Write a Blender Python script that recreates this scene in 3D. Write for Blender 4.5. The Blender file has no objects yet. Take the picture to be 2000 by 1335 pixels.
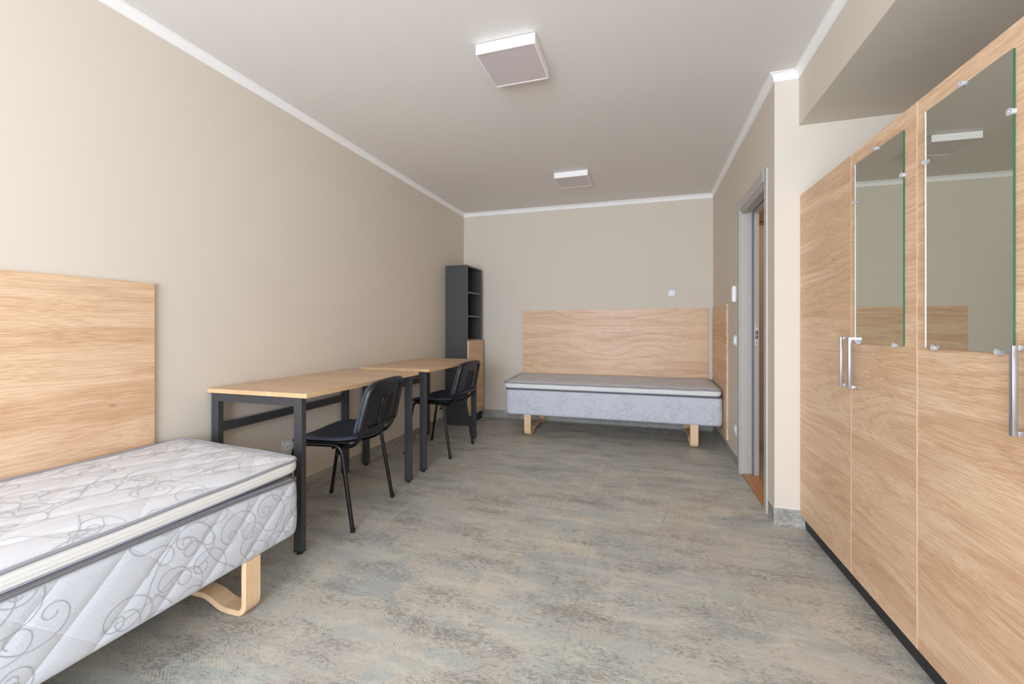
import bpy, bmesh, math, random
from math import sin, cos, pi, radians, exp
from mathutils import Vector, Matrix

# ------------------------------------------------------------------ camera, light, exposure
SC = bpy.context.scene
COL = SC.collection
cam_d = bpy.data.cameras.new('camera')
cam_d.sensor_width = 36.0
cam_d.lens = 829.4 / 2000 * 36
cam_d.shift_y = -(667.5 - 637.9) / 2000
cam_d.clip_start = 0.02
cam = bpy.data.objects.new('camera', cam_d)
cam.location = (0, 0, 1.08)
cam.rotation_euler = (pi / 2, 0, 0.3019)
COL.objects.link(cam)
SC.camera = cam

W = bpy.data.worlds.new('sky')
SC.world = W
W.use_nodes = True
W.node_tree.nodes['Background'].inputs[0].default_value = (0.80, 0.90, 1.0, 1)
W.node_tree.nodes['Background'].inputs[1].default_value = 1.2

def area(name, loc, rot, sx, sy, power, col):
    d = bpy.data.lights.new(name, 'AREA')
    d.shape = 'RECTANGLE'
    d.size, d.size_y = sx, sy
    d.energy = power
    d.color = col
    o = bpy.data.objects.new(name, d)
    o.location = loc
    o.rotation_euler = rot
    COL.objects.link(o)
    return o
# daylight coming in through the window behind the camera
area('window_daylight', (-0.55, -2.26, 1.25), (pi / 2, 0, 0), 2.3, 1.90, 195, (0.845, 0.94, 1.10))
# unseen fill light added to brighten the corridor behind the open door
area('corridor_fill', (1.5, 3.4, 2.44), (0, 0, 0), 0.3, 0.3, 6.5, (1.0, 0.86, 0.70))

SC.view_settings.view_transform = 'Standard'
SC.view_settings.look = 'None'
SC.view_settings.gamma = 1.0
SC.view_settings.use_curve_mapping = False
SC.view_settings.exposure = 0.0
try:
    SC.cycles.max_bounces = 14
    SC.cycles.diffuse_bounces = 9
    SC.cycles.glossy_bounces = 6
    SC.cycles.transmission_bounces = 8
    SC.cycles.sample_clamp_indirect = 6
    SC.cycles.caustics_reflective = False
    SC.cycles.caustics_refractive = False
except Exception:
    pass

# ------------------------------------------------------------------ node helpers
def lin(c):
    return tuple(((v / 255) / 12.92 if v / 255 <= 0.04045 else ((v / 255 + 0.055) / 1.055) ** 2.4) for v in c) + (1,)

class NT:
    def __init__(self, name):
        self.m = bpy.data.materials.new(name)
        self.m.use_nodes = True
        self.t = self.m.node_tree
        self.b = self.t.nodes['Principled BSDF']
    def n(self, typ, **kw):
        nd = self.t.nodes.new(typ)
        ins = kw.pop('ins', {})
        for k, v in kw.items():
            setattr(nd, k, v)
        for k, v in ins.items():
            self.put(nd.inputs[k], v)
        return nd
    def put(self, sock, v):
        if isinstance(v, bpy.types.NodeSocket):
            self.t.links.new(v, sock)
        elif isinstance(v, bpy.types.Node):
            self.t.links.new(v.outputs[0], sock)
        else:
            sock.default_value = v
    def math(self, op, a, b=0.0, c=0.0, clamp=False):
        nd = self.n('ShaderNodeMath', operation=op, use_clamp=clamp)
        self.put(nd.inputs[0], a); self.put(nd.inputs[1], b)
        if len(nd.inputs) > 2: self.put(nd.inputs[2], c)
        return nd.outputs[0]
    def vec(self, x, y, z):
        nd = self.n('ShaderNodeCombineXYZ')
        self.put(nd.inputs[0], x); self.put(nd.inputs[1], y); self.put(nd.inputs[2], z)
        return nd.outputs[0]
    def noise(self, v, scale=1.0, detail=2.0, rough=0.5, dist=0.0):
        nd = self.n('ShaderNodeTexNoise')
        self.put(nd.inputs['Vector'], v)
        nd.inputs['Scale'].default_value = scale
        nd.inputs['Detail'].default_value = detail
        nd.inputs['Roughness'].default_value = rough
        nd.inputs['Distortion'].default_value = dist
        return nd.outputs[0]
    def mix(self, f, a, b, typ='MIX'):
        nd = self.n('ShaderNodeMix', data_type='RGBA', blend_type=typ)
        self.put(nd.inputs[0], f); self.put(nd.inputs[6], a); self.put(nd.inputs[7], b)
        return nd.outputs[2]
    def ramp(self, f, stops):
        nd = self.n('ShaderNodeValToRGB')
        self.put(nd.inputs[0], f)
        e = nd.color_ramp.elements
        while len(e) < len(stops): e.new(0.5)
        for i, (p, c) in enumerate(stops):
            e[i].position = p
            e[i].color = c if len(c) == 4 else lin(c)
        return nd.outputs[0]
    def mr(self, v, a, b, c=0.0, d=1.0):
        nd = self.n('ShaderNodeMapRange')
        self.put(nd.inputs[0], v)
        for i, k in enumerate((a, b, c, d)): nd.inputs[i + 1].default_value = k
        return nd.outputs[0]
    def coord(self, which='Object'):
        return self.n('ShaderNodeTexCoord').outputs[which]
    def sep(self, v):
        nd = self.n('ShaderNodeSeparateXYZ'); self.put(nd.inputs[0], v)
        return nd.outputs[0], nd.outputs[1], nd.outputs[2]
    def bump(self, h, strength=0.3, dist=0.01):
        nd = self.n('ShaderNodeBump')
        nd.inputs['Strength'].default_value = strength
        nd.inputs['Distance'].default_value = dist
        self.put(nd.inputs['Height'], h)
        self.put(self.b.inputs['Normal'], nd.outputs[0])
    def fin(self, col=None, rough=None, **kw):
        if col is not None: self.put(self.b.inputs['Base Color'], col)
        if rough is not None: self.put(self.b.inputs['Roughness'], rough)
        for k, v in kw.items(): self.put(self.b.inputs[k.replace('_', ' ')], v)
        return self.m

def plain(name, c, rough=0.5, **kw):
    return NT(name).fin(lin(c), rough, **kw)

def paint(name, c, var=0.02):
    t = NT(name)
    co = t.coord()
    n = t.noise(co, 1.3, 3)
    f = t.noise(co, 420, 2)
    base = lin(c)
    dark = tuple(v * (1 - var * 2) for v in base[:3]) + (1,)
    t.bump(f, 0.06, 0.001)
    return t.fin(t.mix(n, dark, base), 0.75)

def wood(name, axis, tones, seed=0.0, line=0.8, rough=0.42, freq=1.0):
    """laminate with horizontal oak grain running along the local axis"""
    t = NT(name)
    x, y, z = t.sep(t.coord())
    g, p, q = {'X': (x, y, z), 'Y': (y, x, z), 'Z': (z, x, y)}[axis]
    v1 = t.vec(t.math('MULTIPLY', g, 0.42), t.math('ADD', t.math('MULTIPLY', p, 5.2), seed), t.math('MULTIPLY', q, 5.2))
    low = t.noise(v1, 1.5 * freq, 2.5, 0.5, 0.3)
    # ring / cathedral lines : contour lines of (across + warp)
    warp = t.noise(t.vec(t.math('MULTIPLY', g, 0.62), t.math('ADD', t.math('MULTIPLY', p, 2.4), seed + 7.3), t.math('MULTIPLY', q, 2.4)), 1.35 * freq, 1.6, 0.45)
    ph = t.math('ADD', t.math('MULTIPLY', t.math('ADD', p, q), 95.0), t.math('MULTIPLY', warp, 62.0))
    rings = t.math('MULTIPLY', t.math('ADD', t.math('SINE', ph), 1.0), 0.5)
    rings = t.math('POWER', rings, 2.5)
    fine = t.noise(t.vec(t.math('MULTIPLY', g, 2.4), t.math('ADD', t.math('MULTIPLY', p, 150.0), t.math('MULTIPLY', warp, 34.0)), t.math('MULTIPLY', q, 150.0)), 1.6, 2.5, 0.6)
    pores = t.mr(t.noise(t.vec(t.math('MULTIPLY', g, 14.0), t.math('MULTIPLY', p, 330.0), t.math('MULTIPLY', q, 330.0)), 1.5, 1.0), 0.60, 0.72)
    c = t.ramp(low, [(0.33, tones[0]), (0.47, tones[1]), (0.56, tones[2]), (0.68, tones[0])])
    mask = t.mr(t.noise(t.vec(t.math('MULTIPLY', g, 0.9), t.math('MULTIPLY', p, 5.0), t.math('MULTIPLY', q, 5.0)), 1.2, 1.0), 0.40, 0.62)
    c = t.mix(t.math('MULTIPLY', t.math('MULTIPLY', rings, mask), 0.42 * line), c, lin(tones[3]))
    c = t.mix(t.math('MULTIPLY', t.mr(fine, 0.45, 0.66), 0.44 * line), c, lin(tones[3]))
    c = t.mix(t.math('MULTIPLY', t.mr(fine, 0.50, 0.32), 0.36 * line), c, lin(tones[4]))
    c = t.mix(t.math('MULTIPLY', pores, 0.50 * line), c, lin(tones[3]))
    vor = t.n('ShaderNodeTexVoronoi')
    t.put(vor.inputs['Vector'], t.vec(t.math('MULTIPLY', g, 2.0), t.math('ADD', t.math('MULTIPLY', p, 5.2), seed), t.math('MULTIPLY', q, 5.2)))
    vor.inputs['Scale'].default_value = 1.25
    knot = t.mr(vor.outputs['Distance'], 0.05, 0.0)
    c = t.mix(t.math('MULTIPLY', knot, 0.65), c, lin((140, 96, 62)))
    t.bump(fine, 0.10, 0.001)
    return t.fin(c, rough)

OAK = [(222, 187, 151), (229, 197, 162), (213, 174, 137), (174, 130, 96), (242, 217, 188)]
M = {}
M['wall'] = paint('beige_wall_paint', (217, 208, 194))
M['ceil'] = paint('ceiling_paint', (228, 225, 221))
M['white'] = plain('white_trim', (243, 242, 240), 0.5)
M['oak_x'] = wood('oak_laminate_x', 'X', OAK, 1.7)
M['oak_y'] = wood('oak_laminate_y', 'Y', OAK, 4.2)
M['oak_w1'] = wood('oak_laminate_door_one', 'Y', OAK, 9.1)
M['oak_w2'] = wood('oak_laminate_door_two', 'Y', OAK, 12.6)
M['oak_w3'] = wood('oak_laminate_door_three', 'Y', OAK, 17.9)
M['oak_shelf'] = wood('oak_laminate_shelf', 'Y', OAK, 2.5)
DESK = [(210, 178, 148), (216, 185, 154), (200, 165, 134), (170, 132, 102), (226, 200, 172)]
M['desk'] = wood('desk_laminate', 'X', DESK, 3.3, 0.5)
M['desk_edge'] = wood('desk_edge_band', 'Y', [(216, 180, 138), (222, 188, 147), (208, 170, 127), (178, 136, 96), (232, 200, 162)], 3.3, 0.4)
M['edge'] = plain('light_edge_band', (226, 194, 164), 0.5)
BIR = [(232, 198, 156), (236, 204, 164), (226, 190, 146), (200, 160, 116), (242, 214, 178)]
M['birch'] = wood('birch_ply', 'Z', BIR, 5.5, 0.35, 0.4)
M['thresh'] = wood('varnished_oak', 'Y', [(192, 138, 88), (200, 146, 95), (182, 126, 76), (150, 96, 54), (208, 160, 110)], 6.1, 0.5, 0.35)
M['ochre'] = plain('ochre_door_frame', (150, 105, 62), 0.5)
M['hallwall'] = paint('corridor_paint', (206, 184, 164))
M['steel'] = plain('powder_coated_steel', (64, 65, 67), 0.42, Metallic=0.15)
M['foot'] = plain('black_plastic_foot', (14, 14, 15), 0.45)
M['chair_metal'] = plain('black_lacquered_tube', (10, 10, 11), 0.30)
M['chair_plastic'] = plain('black_plastic_shell', (15, 15, 16), 0.38)
M['alu'] = plain('brushed_aluminium', (190, 190, 196), 0.32, Metallic=0.85)
M['chrome'] = plain('bright_strike_plate', (220, 224, 229), 0.3, Metallic=0.2)
M['frame'] = plain('greige_door_frame', (186, 182, 176), 0.42)
M['frame_dark'] = plain('rubber_seal', (118, 117, 120), 0.6)
M['frame_cap'] = plain('screw_cap', (208, 204, 198), 0.45)
M['mirror'] = plain('mirror_silver', (216, 218, 208), 0.0, Metallic=1.0)
M['green'] = plain('green_glass_edge', (44, 96, 66), 0.15)
M['edge_glint'] = plain('painted_edge_glint', (245, 248, 250), 0.12)  # glint on the far mirror edge, put in as white colour
M['clear'] = NT('clear_plastic').fin(lin((240, 242, 244)), 0.10, Transmission_Weight=0.45, IOR=1.45)
M['dark'] = plain('dark_hole', (12, 12, 12), 0.7)
M['lampglass'] = plain('opal_diffuser', (206, 198, 200), 0.12)
M['plast'] = plain('white_plastic', (240, 241, 243), 0.3)
M['plast_grey'] = plain('pale_grey_plastic', (214, 214, 216), 0.35)
M['ward_top'] = plain('unfinished_board_top', (150, 146, 140), 0.7)
M['plinth'] = plain('black_plinth', (44, 44, 46), 0.55)
M['pipe_grey'] = plain('grey_piping', (150, 152, 160), 0.6)
M['pipe_dark'] = plain('dark_grey_piping', (118, 118, 120), 0.6)
M['print'] = plain('printed_grey_swirl', (172, 174, 178), 0.7)
M['print_top'] = plain('printed_grey_swirl_top', (186, 187, 190), 0.7)

t = NT('dark_shelf_board')
f = t.noise(t.coord(), 500, 2)
M['shelf'] = t.fin(t.mix(f, lin((58, 58, 59)), lin((74, 74, 74))), 0.55)
M['shelf_edge'] = plain('shelf_front_edge', (112, 110, 108), 0.5)

t = NT('seat_fabric')
f = t.noise(t.coord(), 330, 3, 0.7)
t.bump(f, 0.5, 0.002)
M['fabric'] = t.fin(t.ramp(f, [(0.35, (26, 30, 40)), (0.50, (50, 56, 70)), (0.66, (104, 110, 126))]), 0.95)

QA, QB = 0.80, -0.80
def cloth(name, a, b, seams=None, vertical=True, stripes=None):
    t = NT(name)
    uv = t.coord('UV')
    u, v, _ = t.sep(uv)
    f = t.noise(t.vec(t.math('MULTIPLY', u, 900 if vertical else 260), t.math('MULTIPLY', v, 90 if vertical else 260), 0), 1.0, 2, 0.6)
    c = t.mix(t.mr(f, 0.3, 0.7), lin(a), lin(b))
    h = t.math('MULTIPLY', f, 0.05)
    if seams:
        for (aa, pp, k) in seams:
            a = t.math('MULTIPLY', t.math('SUBTRACT', t.math('MULTIPLY', u, sin(aa)), t.math('MULTIPLY', v, cos(aa))), pi / pp)
            sn = t.math('ABSOLUTE', t.math('SINE', a))
            h = t.math('ADD', h, t.math('MULTIPLY', t.math('POWER', t.mr(sn, 0.0, 0.55), 0.5), k))
            stitch = t.mr(sn, 0.030, 0.012)
            c = t.mix(t.math('MULTIPLY', stitch, 0.25), c, lin((236, 238, 242)))
    if stripes:
        s = t.math('SINE', t.math('MULTIPLY', v, stripes))
        h = t.math('ADD', h, t.math('MULTIPLY', s, 0.35))
        c = t.mix(t.mr(s, -1, 1, 0.0, 0.12), c, lin((196, 194, 188)))
    t.bump(h, 0.55, 0.005 if seams else 0.002)
    return t.fin(c, 0.9, Sheen_Weight=0.1)
M['cloth_side'] = cloth('mattress_side_fabric', (192, 197, 206), (212, 216, 223), seams=((QA, 0.105, 0.8), (QB, 0.21, 0.6)))
M['cloth_top'] = cloth('mattress_top_fabric', (200, 200, 203), (214, 214, 217), vertical=False, seams=((1.1, 0.13, 0.9), (QB, 0.26, 0.7)))
M['cloth_band'] = cloth('mattress_white_band', (226, 226, 223), (238, 238, 236), vertical=False, stripes=520)

def floor_mat(name, dark=1.0, upright=False):
    t = NT(name)
    co = t.coord()
    x, y, z = t.sep(co)
    if upright:
        x, y = t.math('ADD', x, y), z
        z = t.math('MULTIPLY', z, 0.0)
        co = t.vec(x, y, z)
    wx = t.math('ADD', x, t.math('MULTIPLY', t.math('SUBTRACT', t.noise(co, 2.2, 3, 0.6), 0.5), 0.22))
    wy = t.math('ADD', y, t.math('MULTIPLY', t.math('SUBTRACT', t.noise(t.vec(y, x, 3.3), 2.4, 4, 0.65), 0.5), 0.20))
    zz = t.math('MULTIPLY', z, 1.0)
    # soft large patches
    vor = t.n('ShaderNodeTexVoronoi', distance='CHEBYCHEV')
    t.put(vor.inputs['Vector'], t.vec(t.math('MULTIPLY', wx, 2.6), t.math('MULTIPLY', wy, 4.2), zz))
    vor.inputs['Scale'].default_value = 1.0
    cell = t.sep(vor.outputs['Color'])[0]
    tone = t.math('ADD', t.math('MULTIPLY', cell, 0.55), t.math('MULTIPLY', t.noise(t.vec(t.math('MULTIPLY', x, 1.8), t.math('MULTIPLY', y, 5.0), z), 1.3, 4, 0.6), 0.55))
    base = t.ramp(tone, [(0.28, (166, 168, 164)), (0.42, (180, 180, 174)), (0.52, (182, 175, 164)), (0.62, (171, 176, 171)), (0.78, (188, 182, 170))])
    # cream torn streaks running across the room
    s1 = t.noise(t.vec(t.math('MULTIPLY', wx, 5.5), t.math('MULTIPLY', wy, 26.0), z), 1.0, 6, 0.72)
    big = t.noise(t.vec(t.math('MULTIPLY', x, 2.0), t.math('MULTIPLY', y, 4.5), 9.0), 1.2, 3, 0.6)
    cream = t.mr(t.math('ADD', s1, t.math('MULTIPLY', big, 0.55)), 0.77, 0.90)
    c = t.mix(t.math('MULTIPLY', cream, 0.55), base, lin((206, 199, 182)))
    # brown / slate speckle
    s2 = t.noise(t.vec(t.math('MULTIPLY', wx, 42.0), t.math('MULTIPLY', wy, 120.0), z), 1.0, 4, 0.75)
    big2 = t.noise(t.vec(t.math('MULTIPLY', x, 2.6), t.math('MULTIPLY', y, 6.5), 21.0), 1.2, 3, 0.6)
    dk = t.mr(t.math('ADD', s2, t.math('MULTIPLY', big2, 0.7)), 0.84, 1.02)
    c = t.mix(t.math('MULTIPLY', dk, 0.80), c, lin((120, 116, 110)))
    s3 = t.noise(t.vec(t.math('MULTIPLY', x, 90.0), t.math('MULTIPLY', y, 260.0), z), 1.0, 3, 0.7)
    c = t.mix(t.math('MULTIPLY', t.mr(s3, 0.50, 0.70), 0.30), c, lin((216, 208, 190)))
    c = t.mix(t.math('MULTIPLY', t.mr(s3, 0.46, 0.30), 0.30), c, lin((128, 126, 120)))
    # fine crack lines
    v2 = t.n('ShaderNodeTexVoronoi', feature='DISTANCE_TO_EDGE')
    t.put(v2.inputs['Vector'], t.vec(t.math('MULTIPLY', wx, 5.0), t.math('MULTIPLY', t.math('ADD', wy, t.math('MULTIPLY', t.noise(co, 22, 3), 0.10)), 7.5), z))
    v2.inputs['Scale'].default_value = 1.0
    crack = t.math('MULTIPLY', t.mr(v2.outputs['Distance'], 0.03, 0.0), t.mr(t.noise(co, 3.1, 2), 0.50, 0.64))
    c = t.mix(t.math('MULTIPLY', crack, 0.42), c, lin((112, 110, 104)))
    # stitched ladders along rectangular patches
    def ladder(offx, offy, cx, cy, m0):
        br = t.n('ShaderNodeTexBrick', offset=0.37, squash=1.0)
        t.put(br.inputs['Vector'], t.vec(t.math('ADD', x, offx), t.math('ADD', y, offy), 0.0))
        for k, v in (('Scale', 1.0), ('Mortar Size', 0.017), ('Mortar Smooth', 0.1), ('Brick Width', cx), ('Row Height', cy)):
            br.inputs[k].default_value = v
        return br.outputs['Fac']
    teeth = t.mr(t.math('SINE', t.math('MULTIPLY', t.math('ADD', x, t.math('MULTIPLY', y, 1.3)), 400.0)), -0.1, 0.3)
    for i, (ox, oy, cx, cy) in enumerate(((0.13, 0.21, 0.52, 0.37), (0.47, 0.05, 0.71, 0.49), (0.31, 0.33, 0.39, 0.27))):
        lad = ladder(ox, oy, cx, cy, 0)
        msk = t.mr(t.noise(t.vec(t.math('ADD', x, 5.0 * i), y, 4.0 + i), 4.0, 2), 0.53, 0.57)
        a = t.math('MULTIPLY', t.math('MULTIPLY', lad, msk), teeth)
        c = t.mix(t.math('MULTIPLY', a, 0.42), c, lin((210, 202, 183)))
    # welded seam between two sheets
    seam = t.mr(t.math('ABSOLUTE', t.math('ADD', x, 0.256)), 0.0035, 0.0015)
    c = t.mix(t.math('MULTIPLY', seam, 0.35), c, lin((140, 138, 130)))
    t.bump(t.math('ADD', s3, t.math('MULTIPLY', seam, -1.0)), 0.12, 0.002)
    if dark != 1.0:
        c = t.mix(1.0, c, (dark, dark, dark, 1), 'MULTIPLY')
    return t.fin(c, 0.50)
M['floor'] = floor_mat('printed_vinyl_floor')
M['skirt'] = floor_mat('vinyl_skirting', 0.84, True)

# ------------------------------------------------------------------ mesh helpers
def obj(name, bm, mat, parent=None, smooth=None, kind=None):
    me = bpy.data.meshes.new(name)
    bmesh.ops.recalc_face_normals(bm, faces=bm.faces)
    bm.to_mesh(me); bm.free()
    for m in (mat if isinstance(mat, (list, tuple)) else [mat]):
        me.materials.append(m)
    if smooth is not None:
        me.polygons.foreach_set('use_smooth', [True] * len(me.polygons))
        if smooth < 180:
            me.set_sharp_from_angle(angle=radians(smooth))
    o = bpy.data.objects.new(name, me)
    COL.objects.link(o)
    if parent: o.parent = parent
    if kind: o['kind'] = kind
    return o

def thing(name, label, cat, loc=(0, 0, 0), rz=0.0, group=None):
    o = bpy.data.objects.new(name, None)
    o.empty_display_size = 0.1
    COL.objects.link(o)
    o.location = loc; o.rotation_euler = (0, 0, rz)
    o['label'] = label; o['category'] = cat
    if group: o['group'] = group
    return o

def tag(o, label, cat=None, group=None):
    o['label'] = label
    if cat: o['category'] = cat
    if group: o['group'] = group
    return o

def box(bm, x0, x1, y0, y1, z0, z1, bev=0.0, mi=0):
    r = bmesh.ops.create_cube(bm, size=1)
    vs = r['verts']
    for v in vs:
        v.co = Vector(((x0 + x1) / 2 + v.co.x * (x1 - x0), (y0 + y1) / 2 + v.co.y * (y1 - y0), (z0 + z1) / 2 + v.co.z * (z1 - z0)))
    fs = list({f for v in vs for f in v.link_faces})
    for f in fs: f.material_index = mi
    if bev > 0:
        es = list({e for v in vs for e in v.link_edges})
        bmesh.ops.bevel(bm, geom=es, offset=bev, segments=2, affect='EDGES', profile=0.5)
    return vs

def bx(*a, **k):
    bm = bmesh.new(); box(bm, *a, **k); return bm

def prism(poly, z0, z1, bm=None):
    bm = bm or bmesh.new()
    a = [bm.verts.new((x, y, z0)) for x, y in poly]
    b = [bm.verts.new((x, y, z1)) for x, y in poly]
    n = len(poly)
    bm.faces.new(a[::-1]); bm.faces.new(b)
    for i in range(n):
        bm.faces.new((a[i], a[(i + 1) % n], b[(i + 1) % n], b[i]))
    return bm

def cyl(bm, c, axis, r, h, seg=20, r2=None, mi=0):
    axis = Vector(axis).normalized()
    rot = Vector((0, 0, 1)).rotation_difference(axis).to_matrix().to_4x4()
    n0 = len(bm.faces)
    res = bmesh.ops.create_cone(bm, cap_ends=True, segments=seg, radius1=r, radius2=r if r2 is None else r2, depth=h,
                                matrix=Matrix.Translation(Vector(c)) @ rot)
    for f in {f for v in res['verts'] for f in v.link_faces}: f.material_index = mi
    return res['verts']

def rounded(pts, rad, seg=6):
    """fillet a polyline"""
    out = [Vector(pts[0])]
    for i in range(1, len(pts) - 1):
        p = Vector(pts[i]); a = Vector(pts[i - 1]); b = Vector(pts[i + 1])
        da = (a - p); db = (b - p)
        r = rad[i - 1] if isinstance(rad, (list, tuple)) else rad
        r = min(r, da.length * 0.49, db.length * 0.49)
        p0 = p + da.normalized() * r; p1 = p + db.normalized() * r
        for k in range(seg + 1):
            u = k / seg
            out.append(p0 * (1 - u) ** 2 + p * 2 * u * (1 - u) + p1 * u * u)
    out.append(Vector(pts[-1]))
    return out

def tube(bm, pts, r, seg=12, cap=True):
    pts = [Vector(p) for p in pts]
    rings = []
    up = None
    for i, p in enumerate(pts):
        if i == 0: d = pts[1] - p
        elif i == len(pts) - 1: d = p - pts[i - 1]
        else: d = (pts[i + 1] - p).normalized() + (p - pts[i - 1]).normalized()
        d.normalize()
        if up is None:
            up = d.orthogonal().normalized()
        up = (up - d * up.dot(d)).normalized()
        s = d.cross(up)
        rr = r(i / (len(pts) - 1)) if callable(r) else r
        rings.append([bm.verts.new(p + (up * cos(a) + s * sin(a)) * rr) for a in [2 * pi * k / seg for k in range(seg)]])
    for a, b in zip(rings, rings[1:]):
        for k in range(seg):
            bm.faces.new((a[k], a[(k + 1) % seg], b[(k + 1) % seg], b[k]))
    if cap:
        bm.faces.new(rings[0][::-1]); bm.faces.new(rings[-1])

def sweep_rect(bm, path, half_w, axis, th):
    """strip of thickness th following path (in a plane), extruded +-half_w along axis"""
    axis = Vector(axis).normalized()
    path = [Vector(p) for p in path]
    rings = []
    for i, p in enumerate(path):
        if i == 0: d = path[1] - p
        elif i == len(path) - 1: d = p - path[i - 1]
        else: d = (path[i + 1] - p).normalized() + (p - path[i - 1]).normalized()
        d.normalize()
        n = d.cross(axis).normalized() * th / 2
        a = axis * half_w; e = 0.003
        an = axis * (half_w - e); nn = n * (1 - e / th * 2)
        rings.append([bm.verts.new(p + q) for q in (an + n, a + nn, a - nn, an - n, -an - n, -a - nn, -a + nn, -an + n)])
    k = 8
    for a, b in zip(rings, rings[1:]):
        for i in range(k):
            bm.faces.new((a[i], a[(i + 1) % k], b[(i + 1) % k], b[i]))
    bm.faces.new(rings[0][::-1]); bm.faces.new(rings[-1])

# ------------------------------------------------------------------ the room
H = 2.459
LW0, LW1 = (-2.165, -2.20), (-2.106, 4.785)        # left wall foot line
FR = (0.68, 4.812)                                   # far right corner
XR, XA = 0.68, 1.46                                  # right wall, alcove wall
YC = 2.645                                           # face of the wall end beside the wardrobe
XS, ZS = 0.796, 2.163                                # bulkhead over the wardrobes
D0, D1, DH, WT = 2.812, 3.475, 1.935, 0.107          # doorway
def struct(name, bm, m, parent=None, **k):
    return obj(name, bm, m, parent, kind=None if parent else 'structure', **k)

struct('floor', bx(-2.4, 2.6, -2.5, 5.0, -0.1, 0.0), M['floor'])
struct('ceiling', bx(-2.4, 2.6, -2.5, 5.0, H, H + 0.1), M['ceil'])
struct('wall_left', prism([(-2.3, -2.4), LW0, LW1, (-2.3, 4.95)], 0, H), M['wall'])
struct('wall_back', prism([LW1, FR, (2.6, 4.84), (2.6, 5.0), (-2.3, 5.0), (-2.3, 4.95)], 0, H), M['wall'])
bm = prism([(XR, YC), (XA + 0.1, YC), (XA + 0.1, D0), (XR, D0)], 0, H)
prism([(XR, D0), (XR + WT, D0), (XR + WT, D1), (XR, D1)], DH, H, bm)
prism([(XR, D1), (XR + WT, D1), (XR + WT, 4.83), (XR, 4.812)], 0, H, bm)
struct('wall_right', bm, M['wall'])
struct('wall_alcove', bx(XA, XA + 0.1, -2.20, YC, 0, H), M['wall'])
struct('ceiling_bulkhead', bx(XS, XA, -2.20, YC, ZS, H), M['wall'])
# wall behind the camera with the window opening
WX0, WX1, WZ0, WZ1 = -1.72, 0.62, 0.28, 2.22
bm = bx(-2.15, WX0, -2.36, -2.20, 0, H)
box(bm, WX1, XA + 0.1, -2.36, -2.20, 0, H)
box(bm, WX0, WX1, -2.36, -2.20, 0, WZ0)
box(bm, WX0, WX1, -2.36, -2.20, WZ1, H)
struct('wall_front', bm, M['wall'])
bm = bmesh.new()
for x0, x1, z0, z1 in ((WX0, WX0 + .05, WZ0, WZ1), (WX1 - .05, WX1, WZ0, WZ1), (WX0, WX1, WZ0, WZ0 + .05), (WX0, WX1, WZ1 - .05, WZ1)):
    box(bm, x0, x1, -2.34, -2.29, z0, z1)
struct('window_1', bm, M['white'])
# corridor beyond the door
cor = bx(2.3, 2.4, D0 - 0.3, 4.2, 0, H)
box(cor, XR + WT, 2.4, 4.13, 4.23, 0, H)
box(cor, XA + 0.1, 2.4, D0 - 0.32, D0 - 0.22, 0, H)
struct('wall_corridor', cor, M['hallwall'])
struct('baseboard_corridor', bx(XR + WT, 2.3, 4.118, 4.13, 0, 0.095), M['skirt'])

# cornice strips (concave profile)
def cornice(name, p0, p1, nrm, trim0=0.0, trim1=0.0):
    bm = bmesh.new()
    prof = [(0.0, 0.042), (0.004, 0.042), (0.006, 0.030), (0.012, 0.016), (0.022, 0.006), (0.030, 0.004), (0.030, 0.0), (0.0, 0.0)]
    p0 = Vector((*p0, 0)); p1 = Vector((*p1, 0)); n = Vector((*nrm, 0)).normalized()
    d = (p1 - p0).normalized()
    rings = []
    for p, s in ((p0, trim0), (p1, -trim1)):
        # mitre: shift each profile point along the run in proportion to its projection
        rings.append([bm.verts.new(p + n * a + d * (s * a / 0.03) * 0.03 + Vector((0, 0, H - b))) for a, b in prof])
    k = len(prof)
    for i in range(k):
        bm.faces.new((rings[0][i], rings[0][(i + 1) % k], rings[1][(i + 1) % k], rings[1][i]))
    bm.faces.new(rings[0]); bm.faces.new(rings[1][::-1])
    return struct(name, bm, M['white'])
cornice('trim_1', LW0, LW1, (1, 0), 0, 1)
cornice('trim_2', LW1, FR, (0, -1), 1, 1)
cornice('trim_3', (XR, YC), FR, (-1, 0), -1, 1)
cornice('trim_4', (XR, YC), (XS, YC), (0, -1), -1, 1)
cornice('trim_5', (XS, -2.20), (XS, YC), (-1, 0), 0, 1)

# skirtings: sheet vinyl turned up the wall, with a pale sealant bead on top
def skirting(name, p0, p1, nrm, z=0.095):
    p0 = Vector((*p0, 0)); p1 = Vector((*p1, 0)); n = Vector((*nrm, 0)).normalized()
    bm = bmesh.new()
    prof = [(0.0, z), (0.004, z), (0.004, 0.02), (0.008, 0.008), (0.018, 0.001), (0.018, 0.0), (0.0, 0.0)]
    rings = [[bm.verts.new(p + n * a + Vector((0, 0, b))) for a, b in prof] for p in (p0, p1)]
    k = len(prof)
    for i in range(k):
        bm.faces.new((rings[0][i], rings[0][(i + 1) % k], rings[1][(i + 1) % k], rings[1][i]))
    bm.faces.new(rings[0]); bm.faces.new(rings[1][::-1])
    o = struct(name, bm, M['skirt'])
    bm = bmesh.new()
    tube(bm, [p0 + n * 0.002 + Vector((0, 0, z)), p1 + n * 0.002 + Vector((0, 0, z))], 0.0022, 6)
    obj('sealant_bead', bm, M['white'], o)
    return o
skirting('baseboard_left', (-2.1645, -2.19), (-2.1065, 4.77), (1, 0))
skirting('baseboard_back', (-2.10, 4.785), (0.675, 4.812), (0, -1))
skirting('baseboard_right', (XR, D1 + 0.06), (XR, 4.80), (-1, 0))
skirting('baseboard_pier', (XR, YC), (XR, D0 - 0.06), (-1, 0))
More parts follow.
